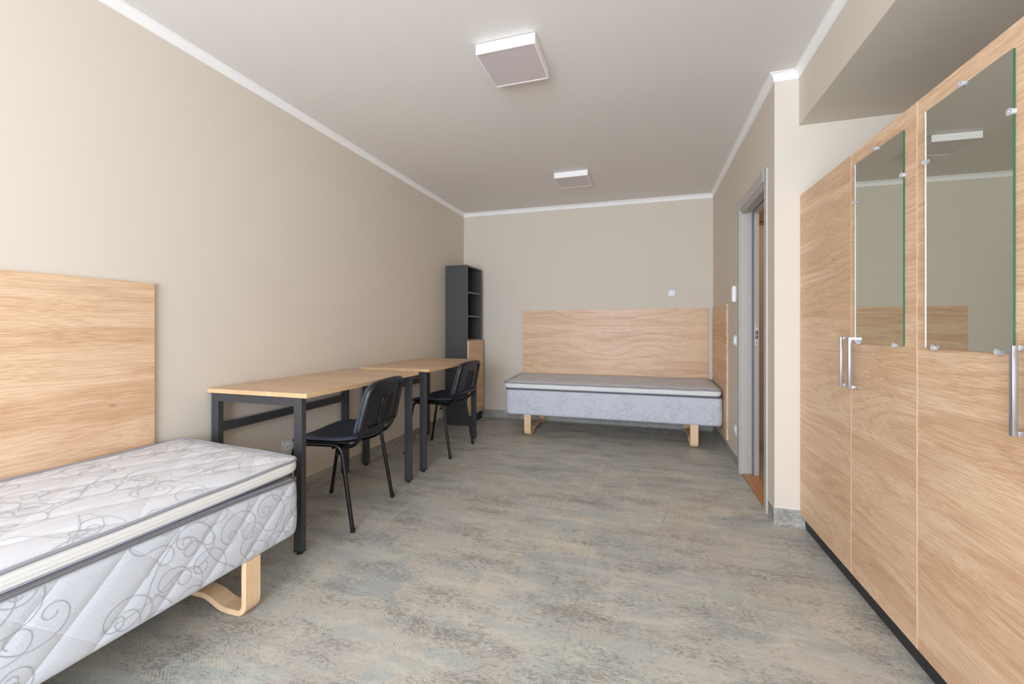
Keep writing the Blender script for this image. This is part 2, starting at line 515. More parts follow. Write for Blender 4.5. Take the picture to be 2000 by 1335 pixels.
skirting('baseboard_alcove', (XR - 0.004, YC), (XA, YC), (0, -1))

# ------------------------------------------------------------------ doorway with steel-grey frame
door = bpy.data.objects.new('door_1', None); COL.objects.link(door)
door.location = (XR, (D0 + D1) / 2, 0)
door['kind'] = 'structure'
def dpart(name, bm, m, parent=None, label=None):
    o = obj(name, bm, m, parent or door)
    if (parent or door) is door:
        o.matrix_parent_inverse = Matrix.Translation((-door.location[0], -door.location[1], 0))
    if label: o['label'] = label
    return o
AX = XR - 0.016
# architraves, far / near / head, each with a small step
dpart('architrave', bx(AX, XR, D1 - 0.005, D1 + 0.048, 0, DH + 0.062, bev=.002), M['frame'])
dpart('architrave', bx(XR - .011, XR, D0 - 0.044, D0 + 0.003, 0, DH + 0.062, bev=.002), M['frame'])
dpart('architrave', bx(AX + .001, XR, D0 + 0.006, D1 - 0.006, DH - 0.005, DH + 0.062, bev=.002), M['frame'])
# jamb linings
for y0, y1 in ((D1 - 0.022, D1), (D0, D0 + 0.022)):
    bm = bx(XR - 0.006, XR + 0.066, y0, y1, 0.004, DH)
    dpart('jamb', bm, M['frame'])
sg = 0.012
dpart('jamb_stop', bx(XR + 0.076, XR + WT, D1 - 0.040, D1, 0.004, DH, bev=.001), M['frame'])
dpart('jamb_stop', bx(XR + 0.076, XR + WT, D0, D0 + 0.040, 0.004, DH, bev=.001), M['frame'])
dpart('seal', bx(XR + 0.064, XR + 0.078, D1 - 0.030, D1, 0.004, DH), M['frame_dark'])
dpart('seal', bx(XR + 0.064, XR + 0.078, D0, D0 + 0.030, 0.004, DH), M['frame_dark'])
bm = bx(XR - 0.006, XR + 0.066, D0 + 0.022, D1 - 0.022, DH - 0.022, DH)
box(bm, XR + 0.0, XR + 0.012, D0 + 0.022, D1 - 0.022, DH - 0.034, DH - 0.022)
dpart('jamb_head', bm, M['frame'])
dpart('jamb_head', bx(XR + 0.076, XR + WT, D0 + 0.04, D1 - 0.04, DH - 0.040, DH), M['frame'])
# screw caps on the far jamb
for z in (1.813, 1.267, 0.687, 0.157):
    bm = bmesh.new(); cyl(bm, (XR + 0.048, D1 - 0.0225, z), (0, 1, 0), 0.007, 0.003, 16)
    dpart('screw_cap', bm, M['frame_cap'])
# strike plate with two bolt openings
sp = dpart('strike_plate', bx(XR + 0.079, XR + 0.102, D1 - 0.0425, D1 - 0.040, 0.950, 1.095, bev=.0008), M['chrome'], label='bright metal strike plate with two bolt holes')
for z0, z1 in ((1.025, 1.052), (0.992, 1.019)):
    obj('bolt_opening', bx(XR + 0.082, XR + 0.099, D1 - 0.0432, D1 - 0.0424, z0, z1), M['dark'], sp)
    obj('latch_lip', bx(XR + 0.085, XR + 0.093, D1 - 0.0440, D1 - 0.0430, z0 + .002, z1 - .002), plain('brass_lip', (186, 160, 140), 0.35, Metallic=0.5), sp)
for z in (1.083, 0.965):
    bm = bmesh.new(); cyl(bm, (XR + 0.0905, D1 - 0.0430, z), (0, 1, 0), 0.004, 0.001, 12)
    obj('screw', bm, M['dark'], sp)
# threshold
th = dpart('threshold', prism([(XR + 0.002, D0 + .002), (XR + 0.066, D0 + .002), (XR + 0.066, D1 - .002), (XR + 0.002, D1 - .002)], 0, 0.014), M['thresh'], label='varnished brown oak threshold')
dpart('threshold', bx(XR + 0.070, XR + WT + 0.012, D0 + .002, D1 - .002, 0, 0.012), M['thresh'])
dpart('threshold_strip', bx(XR + 0.066, XR + 0.070, D0 + .002, D1 - .002, 0, 0.010), M['edge'])

# corridor door frame seen through the opening
d2 = bpy.data.objects.new('door_2', None); COL.objects.link(d2); d2['kind'] = 'structure'
obj('door_frame', bx(0.789, 0.872, 4.09, 4.13, 0.10, 2.3), M['ochre'], d2)
obj('door_frame', bx(0.872, 1.6, 4.09, 4.13, 1.98, 2.3), M['ochre'], d2)

# ------------------------------------------------------------------ wooden wall panels
def panel(name, label, poly, z0, z1, m, cat='wall panel'):
    bm = prism(poly, z0, z1)
    bmesh.ops.bevel(bm, geom=bm.edges[:], offset=0.0012, segments=1, affect='EDGES')
    o = obj(name, bm, m)
    return tag(o, label, cat)
def lw(y):  # left wall x
    return LW0[0] + (LW1[0] - LW0[0]) * (y - LW0[1]) / (LW1[1] - LW0[1])
def bw(x):  # back wall y
    return LW1[1] + (FR[1] - LW1[1]) * (x - LW1[0]) / (FR[0] - LW1[0])
ya, yb = -0.62, 1.357
panel('headboard_panel', 'large oak laminate panel on the left wall above the nearest bed',
      [(lw(ya) + .0005, ya), (lw(ya) + .0165, ya), (lw(yb) + .0165, yb), (lw(yb) + .0005, yb)], 0.12, 1.277, M['oak_y'])
xa, xb = -1.358, 0.633
bp = panel('headboard_panel', 'wide oak laminate panel on the far wall behind the far bed',
      [(xa, bw(xa) - .0165), (xb, bw(xb) - .0165), (xb, bw(xb) - .0005), (xa, bw(xa) - .0005)], 0.12, 1.272, M['oak_x'])
for x, z in ((-0.47, 1.243), (0.36, 1.243), (-1.2, 1.243)):
    bm = bmesh.new(); cyl(bm, (x, bw(x) - 0.0168, z), (0, 1, 0), 0.005, 0.0012, 12)
    obj('screw_cover', bm, M['edge'], bp)
panel('headboard_panel', 'narrow oak laminate side panel on the right wall at the foot of the far bed',
      [(XR - .0165, 3.972), (XR - .0005, 3.972), (XR - .0005, 4.735), (XR - .0165, 4.735)], 0.118, 1.275, M['oak_y'])

# ------------------------------------------------------------------ ceiling lamps
def lamp(name, label, x, y, rz=0.0):
    t = thing(name, label, 'ceiling lamp', (x, y, H - 0.0005), rz, 'square ceiling lamps')
    a = 0.149
    bm = bmesh.new()
    zb = -0.053
    for x0, x1, y0, y1 in ((-a, a, -a, -a + .006), (-a, a, a - .006, a), (-a, -a + .006, -a + .006, a - .006), (a - .006, a, -a + .006, a - .006)):
        box(bm, x0, x1, y0, y1, zb, -0.003)
    obj('housing', bm, M['white'], t)
    obj('mounting_plate', bx(-a + .012, a - .012, -a + .012, a - .012, -0.012, 0.0), M['pipe_grey'], t)
    obj('diffuser', bx(-a + .0065, a - .0065, -a + .0065, a - .0065, zb + .002, zb + .005), M['lampglass'], t)
    return t
lamp('ceiling_lamp', 'square white ceiling lamp nearer the camera, above the middle of the room', -0.636, 2.075, 0.0)
lamp('ceiling_lamp', 'smaller-looking square white ceiling lamp near the far wall', -0.622, 3.888, 0.0)

# ------------------------------------------------------------------ beds
def perim(Wd, Ln, R):
    """rounded rectangle perimeter; s=0 at start of the +x long side (y=-Ln/2+R) going +y"""
    a, b = Wd / 2, Ln / 2
    segs = [('l', (a, -b + R), (0, 1), Ln - 2 * R, (1, 0)), ('c', (a - R, b - R), 0),
            ('l', (a - R, b), (-1, 0), Wd - 2 * R, (0, 1)), ('c', (-a + R, b - R), pi / 2),
            ('l', (-a, b - R), (0, -1), Ln - 2 * R, (-1, 0)), ('c', (-a + R, -b + R), pi),
            ('l', (-a + R, -b), (1, 0), Wd - 2 * R, (0, -1)), ('c', (a - R, -b + R), 1.5 * pi)]
    lens = [s[3] if s[0] == 'l' else R * pi / 2 for s in segs]
    tot = sum(lens)
    def f(s):
        s = s % tot
        for sg_, L in zip(segs, lens):
            if s <= L or sg_ is segs[-1]:
                if sg_[0] == 'l':
                    return (sg_[1][0] + sg_[2][0] * s, sg_[1][1] + sg_[2][1] * s, sg_[4][0], sg_[4][1])
                a_ = sg_[2] + s / R
                return (sg_[1][0] + R * cos(a_), sg_[1][1] + R * sin(a_), cos(a_), sin(a_))
            s -= L
    return f, tot

def quilt(u, v, H_=0.005, pa=0.105, pb=0.21, aa=0.80, ab=-0.80):
    a = (u * sin(aa) - v * cos(aa)) / pa
    b = (u * sin(ab) - v * cos(ab)) / pb
    return H_ * (abs(sin(pi * a)) ** 0.45 * 0.62 + abs(sin(pi * b)) ** 0.35 * 0.38)

def swirl_paths(u0, u1, v0, v1, seed, pu=0.20, pv=0.135, size=1.0):
    rnd = random.Random(seed)
    out = []
    nu = int((u1 - u0) / pu) + 2; nv = int((v1 - v0) / pv) + 2
    for i in range(-1, nu):
        for j in range(-1, nv):
            cu = u0 + (i + 0.5 * (j % 2) + rnd.uniform(-.25, .25)) * pu
            cv = v0 + (j + 0.5 + rnd.uniform(-.25, .25)) * pv
            hd = rnd.uniform(0, 2 * pi)
            sgn = rnd.choice((-1, 1))
            kind = rnd.random()
            L = rnd.uniform(0.55, 0.80) * size
            k0 = rnd.uniform(75, 105) / size; k1 = rnd.uniform(14, 19) / size
            p = [cu, cv]; pts = []
            N = 120
            for n in range(N + 1):
                s = n / N
                if kind < 0.62:      # spiral that opens into a big loop, then a counter curl
                    if s < 0.22: k = k0 + (k1 * 1.6 - k0) * (s / 0.22) ** 0.6
                    elif s < 0.72: k = k1 * (1.6 - 0.9 * sin((s - .22) / .5 * pi))
                    else: k = -k1 * (0.4 + ((s - .72) / .28) * 2.6)
                    k *= sgn
                else:                # meandering line with an open loop in the middle
                    k = sgn * k1 * (0.55 * sin(s * 2 * pi * 1.1) + 2.6 * exp(-((s - .5) / .16) ** 2))
                hd += k * L / N
                p = [p[0] + cos(hd) * L / N, p[1] + sin(hd) * L / N]
                pts.append(tuple(p))
            out.append(pts)
    return out

def ribbon(bm, paths, P, inside, w=0.0011, off=0.0009):
    """thin printed line laid on the cloth: P(u,v,off)->(x,y,z)"""
    for pts in paths:
        prev = None
        for i in range(len(pts)):
            u, v = pts[i]
            if not inside(u, v):
                prev = None; continue
            a = pts[max(i - 1, 0)]; b = pts[min(i + 1, len(pts) - 1)]
            du, dv = b[0] - a[0], b[1] - a[1]
            l = math.hypot(du, dv) or 1
            nu, nv = -dv / l * w, du / l * w
            cur = (bm.verts.new(P(u + nu, v + nv, off)), bm.verts.new(P(u - nu, v - nv, off)))
            if prev: bm.faces.new((prev[0], prev[1], cur[1], cur[0]))
            prev = cur

def strip_mesh(f, tot, ds, zs, disp, close_top=True, close_bot=True):
    bm = bmesh.new()
    uvl = bm.loops.layers.uv.new('UVMap')
    n = int(tot / ds)
    rows = []
    for z, ins in zs:
        row = []
        for i in range(n):
            s = tot * i / n
            x, y, nx, ny = f(s)
            d = disp(s, z) - ins
            row.append(bm.verts.new((x + nx * d, y + ny * d, z)))
        rows.append(row)
    for j in range(len(rows) - 1):
        for i in range(n):
            i2 = (i + 1) % n
            fc = bm.faces.new((rows[j][i], rows[j][i2], rows[j + 1][i2], rows[j + 1][i]))
            uvs = ((tot * i / n, zs[j][0]), (tot * (i + 1) / n, zs[j][0]), (tot * (i + 1) / n, zs[j + 1][0]), (tot * i / n, zs[j + 1][0]))
            for lp, uv in zip(fc.loops, uvs): lp[uvl].uv = uv
    if close_bot: bm.faces.new(rows[0][::-1])
    if close_top: bm.faces.new(rows[-1])
    return bm

BW, BL = 0.69, 2.0
def bed_base(label, loc, rz, seed, fine=0.011, drop=0.023):
    t = thing('bed', label, 'bed', loc, rz, 'single beds without bedding')
    R = 0.045
    f, tot = perim(BW - 0.008, BL - 0.008, R)
    z0, z1 = 0.203, 0.455
    def warp(bm):      # the box is crowned: its top drops a little towards both ends
        for v in bm.verts:
            v.co.z -= drop * min(1, abs(v.co.y) / (BL / 2)) ** 3 * max(0, (v.co.z - z0) / (z1 - z0))
        return bm
    def disp(s, z):
        e = min((z - z0) / 0.03, (z1 - z) / 0.02, 1.0)
        return quilt(s, z) * max(e, 0) + 0.004 * sin(pi * (z - z0) / (z1 - z0))
    zs = [(z0, 0.014), (z0 + 0.003, 0.005), (z0 + 0.010, 0.0)]
    nz = 18
    zs += [(z0 + 0.010 + (z1 - z0 - 0.018) * k / nz, 0) for k in range(1, nz)]
    zs += [(z1 - 0.006, 0.001), (z1, 0.008)]
    base = obj('mattress_base', warp(strip_mesh(f, tot, fine, zs, disp)), M['cloth_side'], t, smooth=60)
    def P(s, v, off):
        x, y, nx, ny = f(s)
        d = disp(s, v) + off
        return (x + nx * d, y + ny * d, v)
    bm = bmesh.new()
    L1 = BL + BW * 1.0
    ribbon(bm, swirl_paths(0, L1, z0, z1, seed, 0.155, 0.105, 0.88), P, lambda u, v: 0 < u < L1 and z0 + .012 < v < z1 - .008)
    obj('swirl_print', warp(bm), M['print'], base, kind='stuff')
    # upper piping
    bm = bmesh.new()
    n = 220
    pts = []
    for i in range(n + 1):
        x, y, nx, ny = f(tot * i / n); pts.append((x + nx * .003, y + ny * .003, z1 + 0.001))
    tube(bm, pts, 0.0055, 8, cap=False)
    obj('piping', warp(bm), M['pipe_dark'], t, smooth=180)
    # sleigh shaped bent-wood legs, one near each end, spanning the width
    hw = BW / 2 - 0.012
    for yy in (BL / 2 - 0.232, -BL / 2 + 0.232):
        side = [(hw, z0 + 0.004), (hw, 0.012), (hw - 0.115, 0.012), (hw - 0.185, 0.047), (-hw + 0.185, 0.047), (-hw + 0.115, 0.012), (-hw, 0.012), (-hw, z0 + 0.004)]
        path = rounded([(a, yy, z) for a, z in side], [0.040, 0.035, 0.035, 0.035, 0.035, 0.040], 7)
        bm = bmesh.new()
        sweep_rect(bm, path, 0.034, (0, 1, 0), 0.021)
        obj('leg', bm, M['birch'], t, smooth=35)
    return t

def topper(label, loc, rz, seed, tilt=0.0, cell=0.0115):
    t = thing('mattress_topper', label, 'mattress topper', loc, rz, 'mattress toppers on the beds')
    Wd, Ln, R = 0.70, 2.005, 0.05
    f, tot = perim(Wd, Ln, R)
    zb, zt = 0.474, 0.516
    def lift(x, z):      # wall side of the pad sits a little higher
        k = (Wd / 2 - x) / Wd
        return tilt * k
    def disp0(s, z):
        return 0.003 * sin(pi * (z - zb) / (zt - zb))
    zs = [(zb + (zt - zb) * k / 6, 0) for k in range(7)]
    bm = strip_mesh(f, tot, 0.02, zs, disp0)
    for v in bm.verts: v.co.z += lift(v.co.x, v.co.z)
    obj('side_band', bm, M['cloth_band'], t, smooth=50)
    # lower lavender-grey roll
    f2, tot2 = perim(Wd - 0.012, Ln - 0.012, R)
    zs2 = [(0.4635, 0.014), (0.4645, 0.005), (0.467, 0.0), (0.472, 0.0), (0.475, 0.005)]
    bm = strip_mesh(f2, tot2, 0.02, zs2, lambda s, z: 0.003)
    for v in bm.verts: v.co.z += lift(v.co.x, v.co.z)
    obj('lower_border', bm, plain('lavender_grey_border', (178, 180, 194), 0.8), t, smooth=60)
    # quilted top
    def edge_scale(x, y):
        a, b = Wd / 2, Ln / 2
        ax, ay = abs(x), abs(y)
        if ax < 1e-9 and ay < 1e-9: return 1.0
        sq = min(a / ax if ax > 1e-9 else 1e9, b / ay if ay > 1e-9 else 1e9)
        px, py = ax * sq, ay * sq
        if px > a - R and py > b - R:
            dx, dy = ax, ay
            cx, cy = a - R, b - R
            A = dx * dx + dy * dy; B = -2 * (dx * cx + dy * cy); C_ = cx * cx + cy * cy - R * R
            tt = (-B + math.sqrt(max(B * B - 4 * A * C_, 0))) / (2 * A)
            return tt / sq
        return 1.0
    def topz(x, y):
        e = min((Wd / 2 - abs(x)), (Ln / 2 - abs(y)))
        k = max(0.0, min(1.0, e / 0.10))
        k = k * k * (3 - 2 * k)
        q = quilt(x, y, 0.0085, 0.13, 0.26, 1.1, -0.80) + 0.0022 * sin(x * 140 + 2.2 * sin(y * 9)) * 0.6
        e2 = max(0.0, min(1.0, e / 0.03))
        return zt - 0.001 + 0.012 * k + q * e2 + lift(x, 0)
    nx_, ny_ = int(Wd / cell), int(Ln / cell)
    bm = bmesh.new()
    uvl = bm.loops.layers.uv.new('UVMap')
    g = []
    for i in range(nx_ + 1):
        row = []
        for j in range(ny_ + 1):
            x = -Wd / 2 + Wd * i / nx_; y = -Ln / 2 + Ln * j / ny_
            s = edge_scale(x, y)
            x *= s; y *= s
            row.append(bm.verts.new((x, y, topz(x, y))))
        g.append(row)
    for i in range(nx_):
        for j in range(ny_):
            fc = bm.faces.new((g[i][j], g[i + 1][j], g[i + 1][j + 1], g[i][j + 1]))
            for lp in fc.loops: lp[uvl].uv = (lp.vert.co.x, lp.vert.co.y)
    top = obj('quilted_top', bm, M['cloth_top'], t, smooth=180)
    bm = bmesh.new()
    ribbon(bm, swirl_paths(-Wd / 2, Wd / 2, -Ln / 2, Ln / 2, seed, 0.135, 0.125, 0.74), lambda u, v, o: (u, v, topz(u, v) + o + .0006),
           lambda u, v: abs(u) < Wd / 2 - .012 and abs(v) < Ln / 2 - .012, 0.0010)
    obj('swirl_print', bm, M['print_top'], top, kind='stuff')
    bm = bmesh.new()
    n = 260
    pts = []
    for i in range(n + 1):
        x, y, nx, ny = f(tot * i / n)
        pts.append((x + nx * .001, y + ny * .001, zt + 0.001 + lift(x, 0) + 0.0012 * sin(i * 0.37)))
    tube(bm, pts, 0.0060, 8, cap=False)
    obj('piping', bm, M['pipe_grey'], t, smooth=180)
    return t

bed_base('pale grey quilted bed base on bent wood legs, nearest the camera along the left wall', (-1.750, 0.470, 0), 0.0, 11)
topper('white swirl-printed mattress topper on the nearest bed by the left wall', (-1.757, 0.468, 0), 0.0, 23, tilt=0.030)
rz2 = -pi / 2 + 0.009
bed_base('pale grey quilted bed base on bent wood legs, under the far wall panel', (-0.345, 4.4275, 0), rz2, 31, 0.016, 0.002)
topper('white-edged mattress topper on the far bed below the far wall panel', (-0.358, 4.425, 0), rz2, 47, tilt=0.022, cell=0.018)

# ------------------------------------------------------------------ desks
def desk(label, x0, x1, y0, y1, top=0.767):
    t = thing('desk', label, 'desk', ((x0 + x1) / 2, (y0 + y1) / 2, 0), 0, 'desks along the left wall')
    a, b = (x1 - x0) / 2, (y1 - y0) / 2
    bm = bx(-a + .001, a - .001, -b + .001, b - .001, top - 0.022, top, bev=.001)
    tt = obj('tabletop', bm, M['desk'], t)
    bm = bx(a - .001, a, -b, b, top - 0.0215, top - .0005)
    box(bm, -a, a - .001, -b, -b + .001, top - 0.0215, top - .0005)
    box(bm, -a, a - .001, b - .001, b, top - 0.0215, top - .0005)
    obj('edge_band', bm, M['desk_edge'], tt)
    w, d, zt = 0.046, 0.030, top - 0.0245
    lx = (-a + 0.012, a - 0.041 - w + 0.0)
    ly = (-b + 0.012, b - 0.012 - d)
    for yy in ly:
        for xx in lx:
            lg = obj('leg', bx(xx, xx + w, yy, yy + d, 0.016, zt - .001, bev=.0015), M['steel'], t)
            bm = bmesh.new()
            box(bm, xx - .0005, xx + w + .0005, yy - .0005, yy + d + .0005, 0.013, 0.018)
            cyl(bm, (xx + w / 2, yy + d / 2, 0.0065), (0, 0, 1), 0.013, 0.013, 18)
            obj('foot', bm, M['foot'], lg)
        obj('end_rail', bx(lx[0] + w, lx[1], yy, yy + d, zt - 0.040, zt - .001, bev=.001), M['steel'], t)
    obj('stretcher', bx(lx[0] + w - 0.026, lx[0] + w - 0.001, ly[0] + d, ly[1], 0.543, 0.586, bev=.001), M['steel'], t)
    obj('spacer', bx(lx[0] + .004, lx[1] + w - .004, ly[0] + .004, ly[0] + d - .004, zt - .001, top - .022), M['foot'], t)
    obj('spacer', bx(lx[0] + .004, lx[1] + w - .004, ly[1] + .004, ly[1] + d - .004, zt - .001, top - .022), M['foot'], t)
    return t
desk('oak-topped desk with dark metal legs beside the nearest bed', -2.128, -1.504, 1.606, 2.638)
desk('oak-topped desk with dark metal legs in front of the dark shelf unit', -2.112, -1.512, 2.806, 3.842, 0.767)

# ------------------------------------------------------------------ stacking chairs
def chair(label, loc, rz):
    t = thing('stacking_chair', label, 'chair', loc, rz, 'black upholstered stacking chairs at the desks')
    # local: +y = backwards, +x = one side, z up
    r = 0.0112
    for s in (-1, 1):
        pts = [(s * .232, .212, 0.006), (s * .222, .150, .425), (s * .218, .118, .447), (s * .214, -.105, .447), (s * .222, -.145, .425), (s * .232, -.208, 0.006)]
        path = rounded([(s * .233, .213, 0.004), (s * .219, .138, .449), (s * .219, -.133, .449), (s * .233, -.209, 0.004)], 0.055, 8)
        # rear leg, side rail and front leg are separate parts of one bent tube
        n = len(path)
        def cut(a, b):
            bm = bmesh.new(); tube(bm, path[a:b], r, 14); return bm
        leg1 = obj('leg', cut(0, 9), M['chair_metal'], t, smooth=50)
        obj('side_rail', cut(8, n - 8), M['chair_metal'], t, smooth=50)
        leg2 = obj('leg', cut(n - 9, n), M['chair_metal'], t, smooth=50)
        for lg, yy in ((leg1, .213), (leg2, -.209)):
            bm = bmesh.new(); cyl(bm, (s * .233, yy, 0.011), (0, .15, 1), 0.0125, 0.018, 16)
            obj('glide', bm, M['foot'], lg, smooth=40)
        bm = bmesh.new(); cyl(bm, (s * .236, .128 if s > 0 else .128, .408), (1, 0, 0), 0.0075, 0.020, 14)
        obj('stacking_knob', bm, M['foot'], t, smooth=40)
        # back post
        path = rounded([(s * .170, -.03, .437), (s * .178, .186, .431), (s * .186, .240, .50), (s * .186, .262, .60)], 0.05, 7)
        bm = bmesh.new(); tube(bm, path, 0.0105, 14)
        obj('back_post', bm, M['chair_metal'], t, smooth=50)
    for yy in (-.09, .09):
        bm = bmesh.new(); tube(bm, [(-.218, yy, .436), (.218, yy, .436)], 0.0095, 12)
        obj('cross_tube', bm, M['chair_metal'], t, smooth=50)
    # seat
    def outline(a, k=1.0):
        c, s = cos(a), sin(a)
        n = 4.2 if s < 0 else 2.9
        x = math.copysign(abs(c) ** (2 / n), c) * .232 * k
        y = math.copysign(abs(s) ** (2 / n), s) * (.212 if s < 0 else .222) * k
        return x, y + .008
    def sz(x, y):
        z = .466
        if y < -.09: z -= 2.3 * (y + .09) ** 2
        z += -.012 * exp(-((y - .07) / .10) ** 2) * (1 - (x / .25) ** 2)
        z += .010 * max(0, (y - .12) / .1) * abs(x / .23) + .018 * (x / .232) ** 2 * (1 if y > -.1 else .6)
        return z
    NA = 64
    def seat_mesh(rings_top, zoff_top, thick, k):
        bm = bmesh.new()
        rr = []
        R_ = [0.25, .5, .7, .84, .93, .98, 1.0]
        top = [[bm.verts.new((outline(2 * pi * i / NA, q * k)[0], outline(2 * pi * i / NA, q * k)[1],
                sz(*outline(2 * pi * i / NA, q * k)) + zoff_top - thick * .5 * max(0, (q - .86) / .14) ** 2)) for i in range(NA)] for q in R_]
        bot = [[bm.verts.new((outline(2 * pi * i / NA, q * k)[0], outline(2 * pi * i / NA, q * k)[1],
                sz(*outline(2 * pi * i / NA, q * k)) + zoff_top - thick + thick * .3 * max(0, (q - .86) / .14) ** 2)) for i in range(NA)] for q in (.99, .9, .6)]
        rings = top + bot
        c0 = bm.verts.new((0, .008, sz(0, .008) + zoff_top)); c1 = bm.verts.new((0, .008, sz(0, .008) + zoff_top - thick))
        for i in range(NA):
            bm.faces.new((c0, rings[0][i], rings[0][(i + 1) % NA]))
            bm.faces.new((c1, rings[-1][(i + 1) % NA], rings[-1][i]))
            for A_, B_ in zip(rings, rings[1:]):
                bm.faces.new((A_[i], B_[i], B_[(i + 1) % NA], A_[(i + 1) % NA]))
        return bm
    obj('seat_cushion', seat_mesh(0, .012, .024, 1.0), M['fabric'], t, smooth=180)
    obj('seat_shell', seat_mesh(0, -.0125, .010, .985), M['chair_plastic'], t, smooth=180)
    # backrest : curved shell
    zc, hh, hw = .640, .138, .218
    def bpos(x, z, off):
        yy = .228 + (z - .50) * .23 + .020 * (1 - (x / hw) ** 2)
        return (x, yy + off, z)
    def bout(a, q):
        c, s = cos(a), sin(a)
        n = 5.4 if s > 0 else 13.0
        m = 5.4 if s > 0 else 13.0
        x = math.copysign(abs(c) ** (2 / n), c) * hw * q
        z = math.copysign(abs(s) ** (2 / m), s) * hh * q
        x *= 1 - .05 * (z / hh)
        return x, zc + z + (0.012 * (1 - (x / hw) ** 2) * (z / hh) if z > 0 else 0)
    NB = 96
    bm = bmesh.new()
    prof_back = [(.2, .008), (.5, .008), (.77, .008), (.795, .018), (.90, .020), (.965, .016), (.993, .008), (1.0, 0.0)]
    rings = [[bm.verts.new(bpos(*bout(2 * pi * i / NB, q), o_)) for i in range(NB)] for q, o_ in prof_back]
    prof_fr = [(1.0, -.006), (.97, -.010), (.5, -.010), (.2, -.010)]
    rings += [[bm.verts.new(bpos(*bout(2 * pi * i / NB, q), o_)) for i in range(NB)] for q, o_ in prof_fr]
    c0 = bm.verts.new(bpos(0, zc, .008)); c1 = bm.verts.new(bpos(0, zc, -.010))
    for i in range(NB):
        j = (i + 1) % NB
        bm.faces.new((c0, rings[0][j], rings[0][i])); bm.faces.new((c1, rings[-1][i], rings[-1][j]))
        for A_, B_ in zip(rings, rings[1:]):
            bm.faces.new((A_[i], A_[j], B_[j], B_[i]))
    shell = obj('backrest', bm, M['chair_plastic'], t, smooth=35)
    # moulded ribs on the rear of the shell
    bm = bmesh.new()
    for w_, zt_ in ((.058, .700), (.036, .686), (.014, .672)):
        p2 = [(-w_, .508)] + [(-w_ + 0, zt_ - .02)] + [(-w_ * .6, zt_)] + [(w_ * .6, zt_)] + [(w_, zt_ - .02), (w_, .508)]
        fine_ = []
        for a_, b_ in zip(p2, p2[1:]):
            for k in range(8): fine_.append((a_[0] + (b_[0] - a_[0]) * k / 8, a_[1] + (b_[1] - a_[1]) * k / 8))
        fine_.append(p2[-1])
        tube(bm, [bpos(x, z, .0095) for x, z in fine_], 0.0058, 8)
    obj('moulded_ribs', bm, M['chair_plastic'], shell, smooth=50)
    # front cushion
    bm = bmesh.new()
    prof = [(.965, -.010), (.985, -.018), (.97, -.026), (.90, -.031), (.6, -.034), (.25, -.034)]
    rings = [[bm.verts.new(bpos(*bout(2 * pi * i / NB, q), o_)) for i in range(NB)] for q, o_ in prof]
    c1 = bm.verts.new(bpos(0, zc, -.034)); c0 = bm.verts.new(bpos(0, zc, -.0102))
    for i in range(NB):
        j = (i + 1) % NB
        bm.faces.new((c1, rings[-1][i], rings[-1][j]))
        bm.faces.new((c0, rings[0][j], rings[0][i]))
        for A_, B_ in zip(rings, rings[1:]):
            bm.faces.new((A_[i], A_[j], B_[j], B_[i]))
    obj('back_cushion', bm, M['fabric'], t, smooth=180)
    return t
chair('black stacking chair with dark fabric seat at the desk beside the nearest bed', (-1.705, 2.085, 0), radians(-82.3))
chair('black stacking chair with dark fabric seat at the desk by the shelf unit', (-1.725, 3.400, 0), radians(-90.5))

# ------------------------------------------------------------------ tall dark shelf unit
def shelf_unit():
    t = thing('shelf_unit', 'tall narrow dark shelf unit with an oak door in the far left corner', 'shelf unit', (-1.968, 4.485, 0), 0)
    a, b, Z = 0.128, 0.215, 1.755     # half depth (x), half width (y), height
    th = .016
    m = M['shelf']
    s1 = obj('side_panel', bx(-a, a, -b, -b + th, 0, Z, bev=.0008), m, t)
    obj('side_panel', bx(-a, a, b - th, b, 0, Z, bev=.0008), m, t)
    obj('top_panel', bx(-a + .004, a - .001, -b + th, b - th, Z - th, Z - .001), m, t)
    obj('back_panel', bx(-a + .001, -a + .004, -b + th, b - th, 0.1, Z - th), m, t)
    for z in (1.459, 1.197, 0.935, 0.10):
        sh = obj('shelf', bx(-a + .004, a - .0025, -b + th, b - th, z - th / 2, z + th / 2), m, t)
        obj('edge_band', bx(a - .0025, a - .0015, -b + th, b - th, z - th / 2, z + th / 2), M['shelf_edge'], sh)
    bm = bx(a, a + .001, -b + .001, -b + th - .001, 0.93, Z - .001)
    box(bm, a, a + .001, b - th + .001, b - .001, 0.93, Z - .001)
    box(bm, a, a + .001, -b + th, b - th, Z - th, Z - .001)
    obj('edge_band', bm, M['shelf_edge'], t)
    obj('plinth', bx(a - .02, a - .004, -b + th, b - th, 0, 0.092), M['plinth'], t)
    d = obj('door', bx(a + .002, a + .018, -b - .001, b + .004, 0.10, 0.928, bev=.001), M['oak_shelf'], t)
    obj('edge_band', bx(a + .002, a + .018, -b - .002, -b - .001, 0.10, 0.928), M['edge'], d)
    for y_, z_ in ((-a + .045, Z - .012), (a - .045, Z - .012), (-a + .006, 1.60), (-a + .006, 1.17), (-a + .045, .945), (a - .045, .945)):
        bm = bmesh.new(); cyl(bm, (y_, -b - .0004, z_), (0, 1, 0), 0.0055, 0.0016, 12)
        obj('screw', bm, M['dark'], s1)
    return t
shelf_unit()

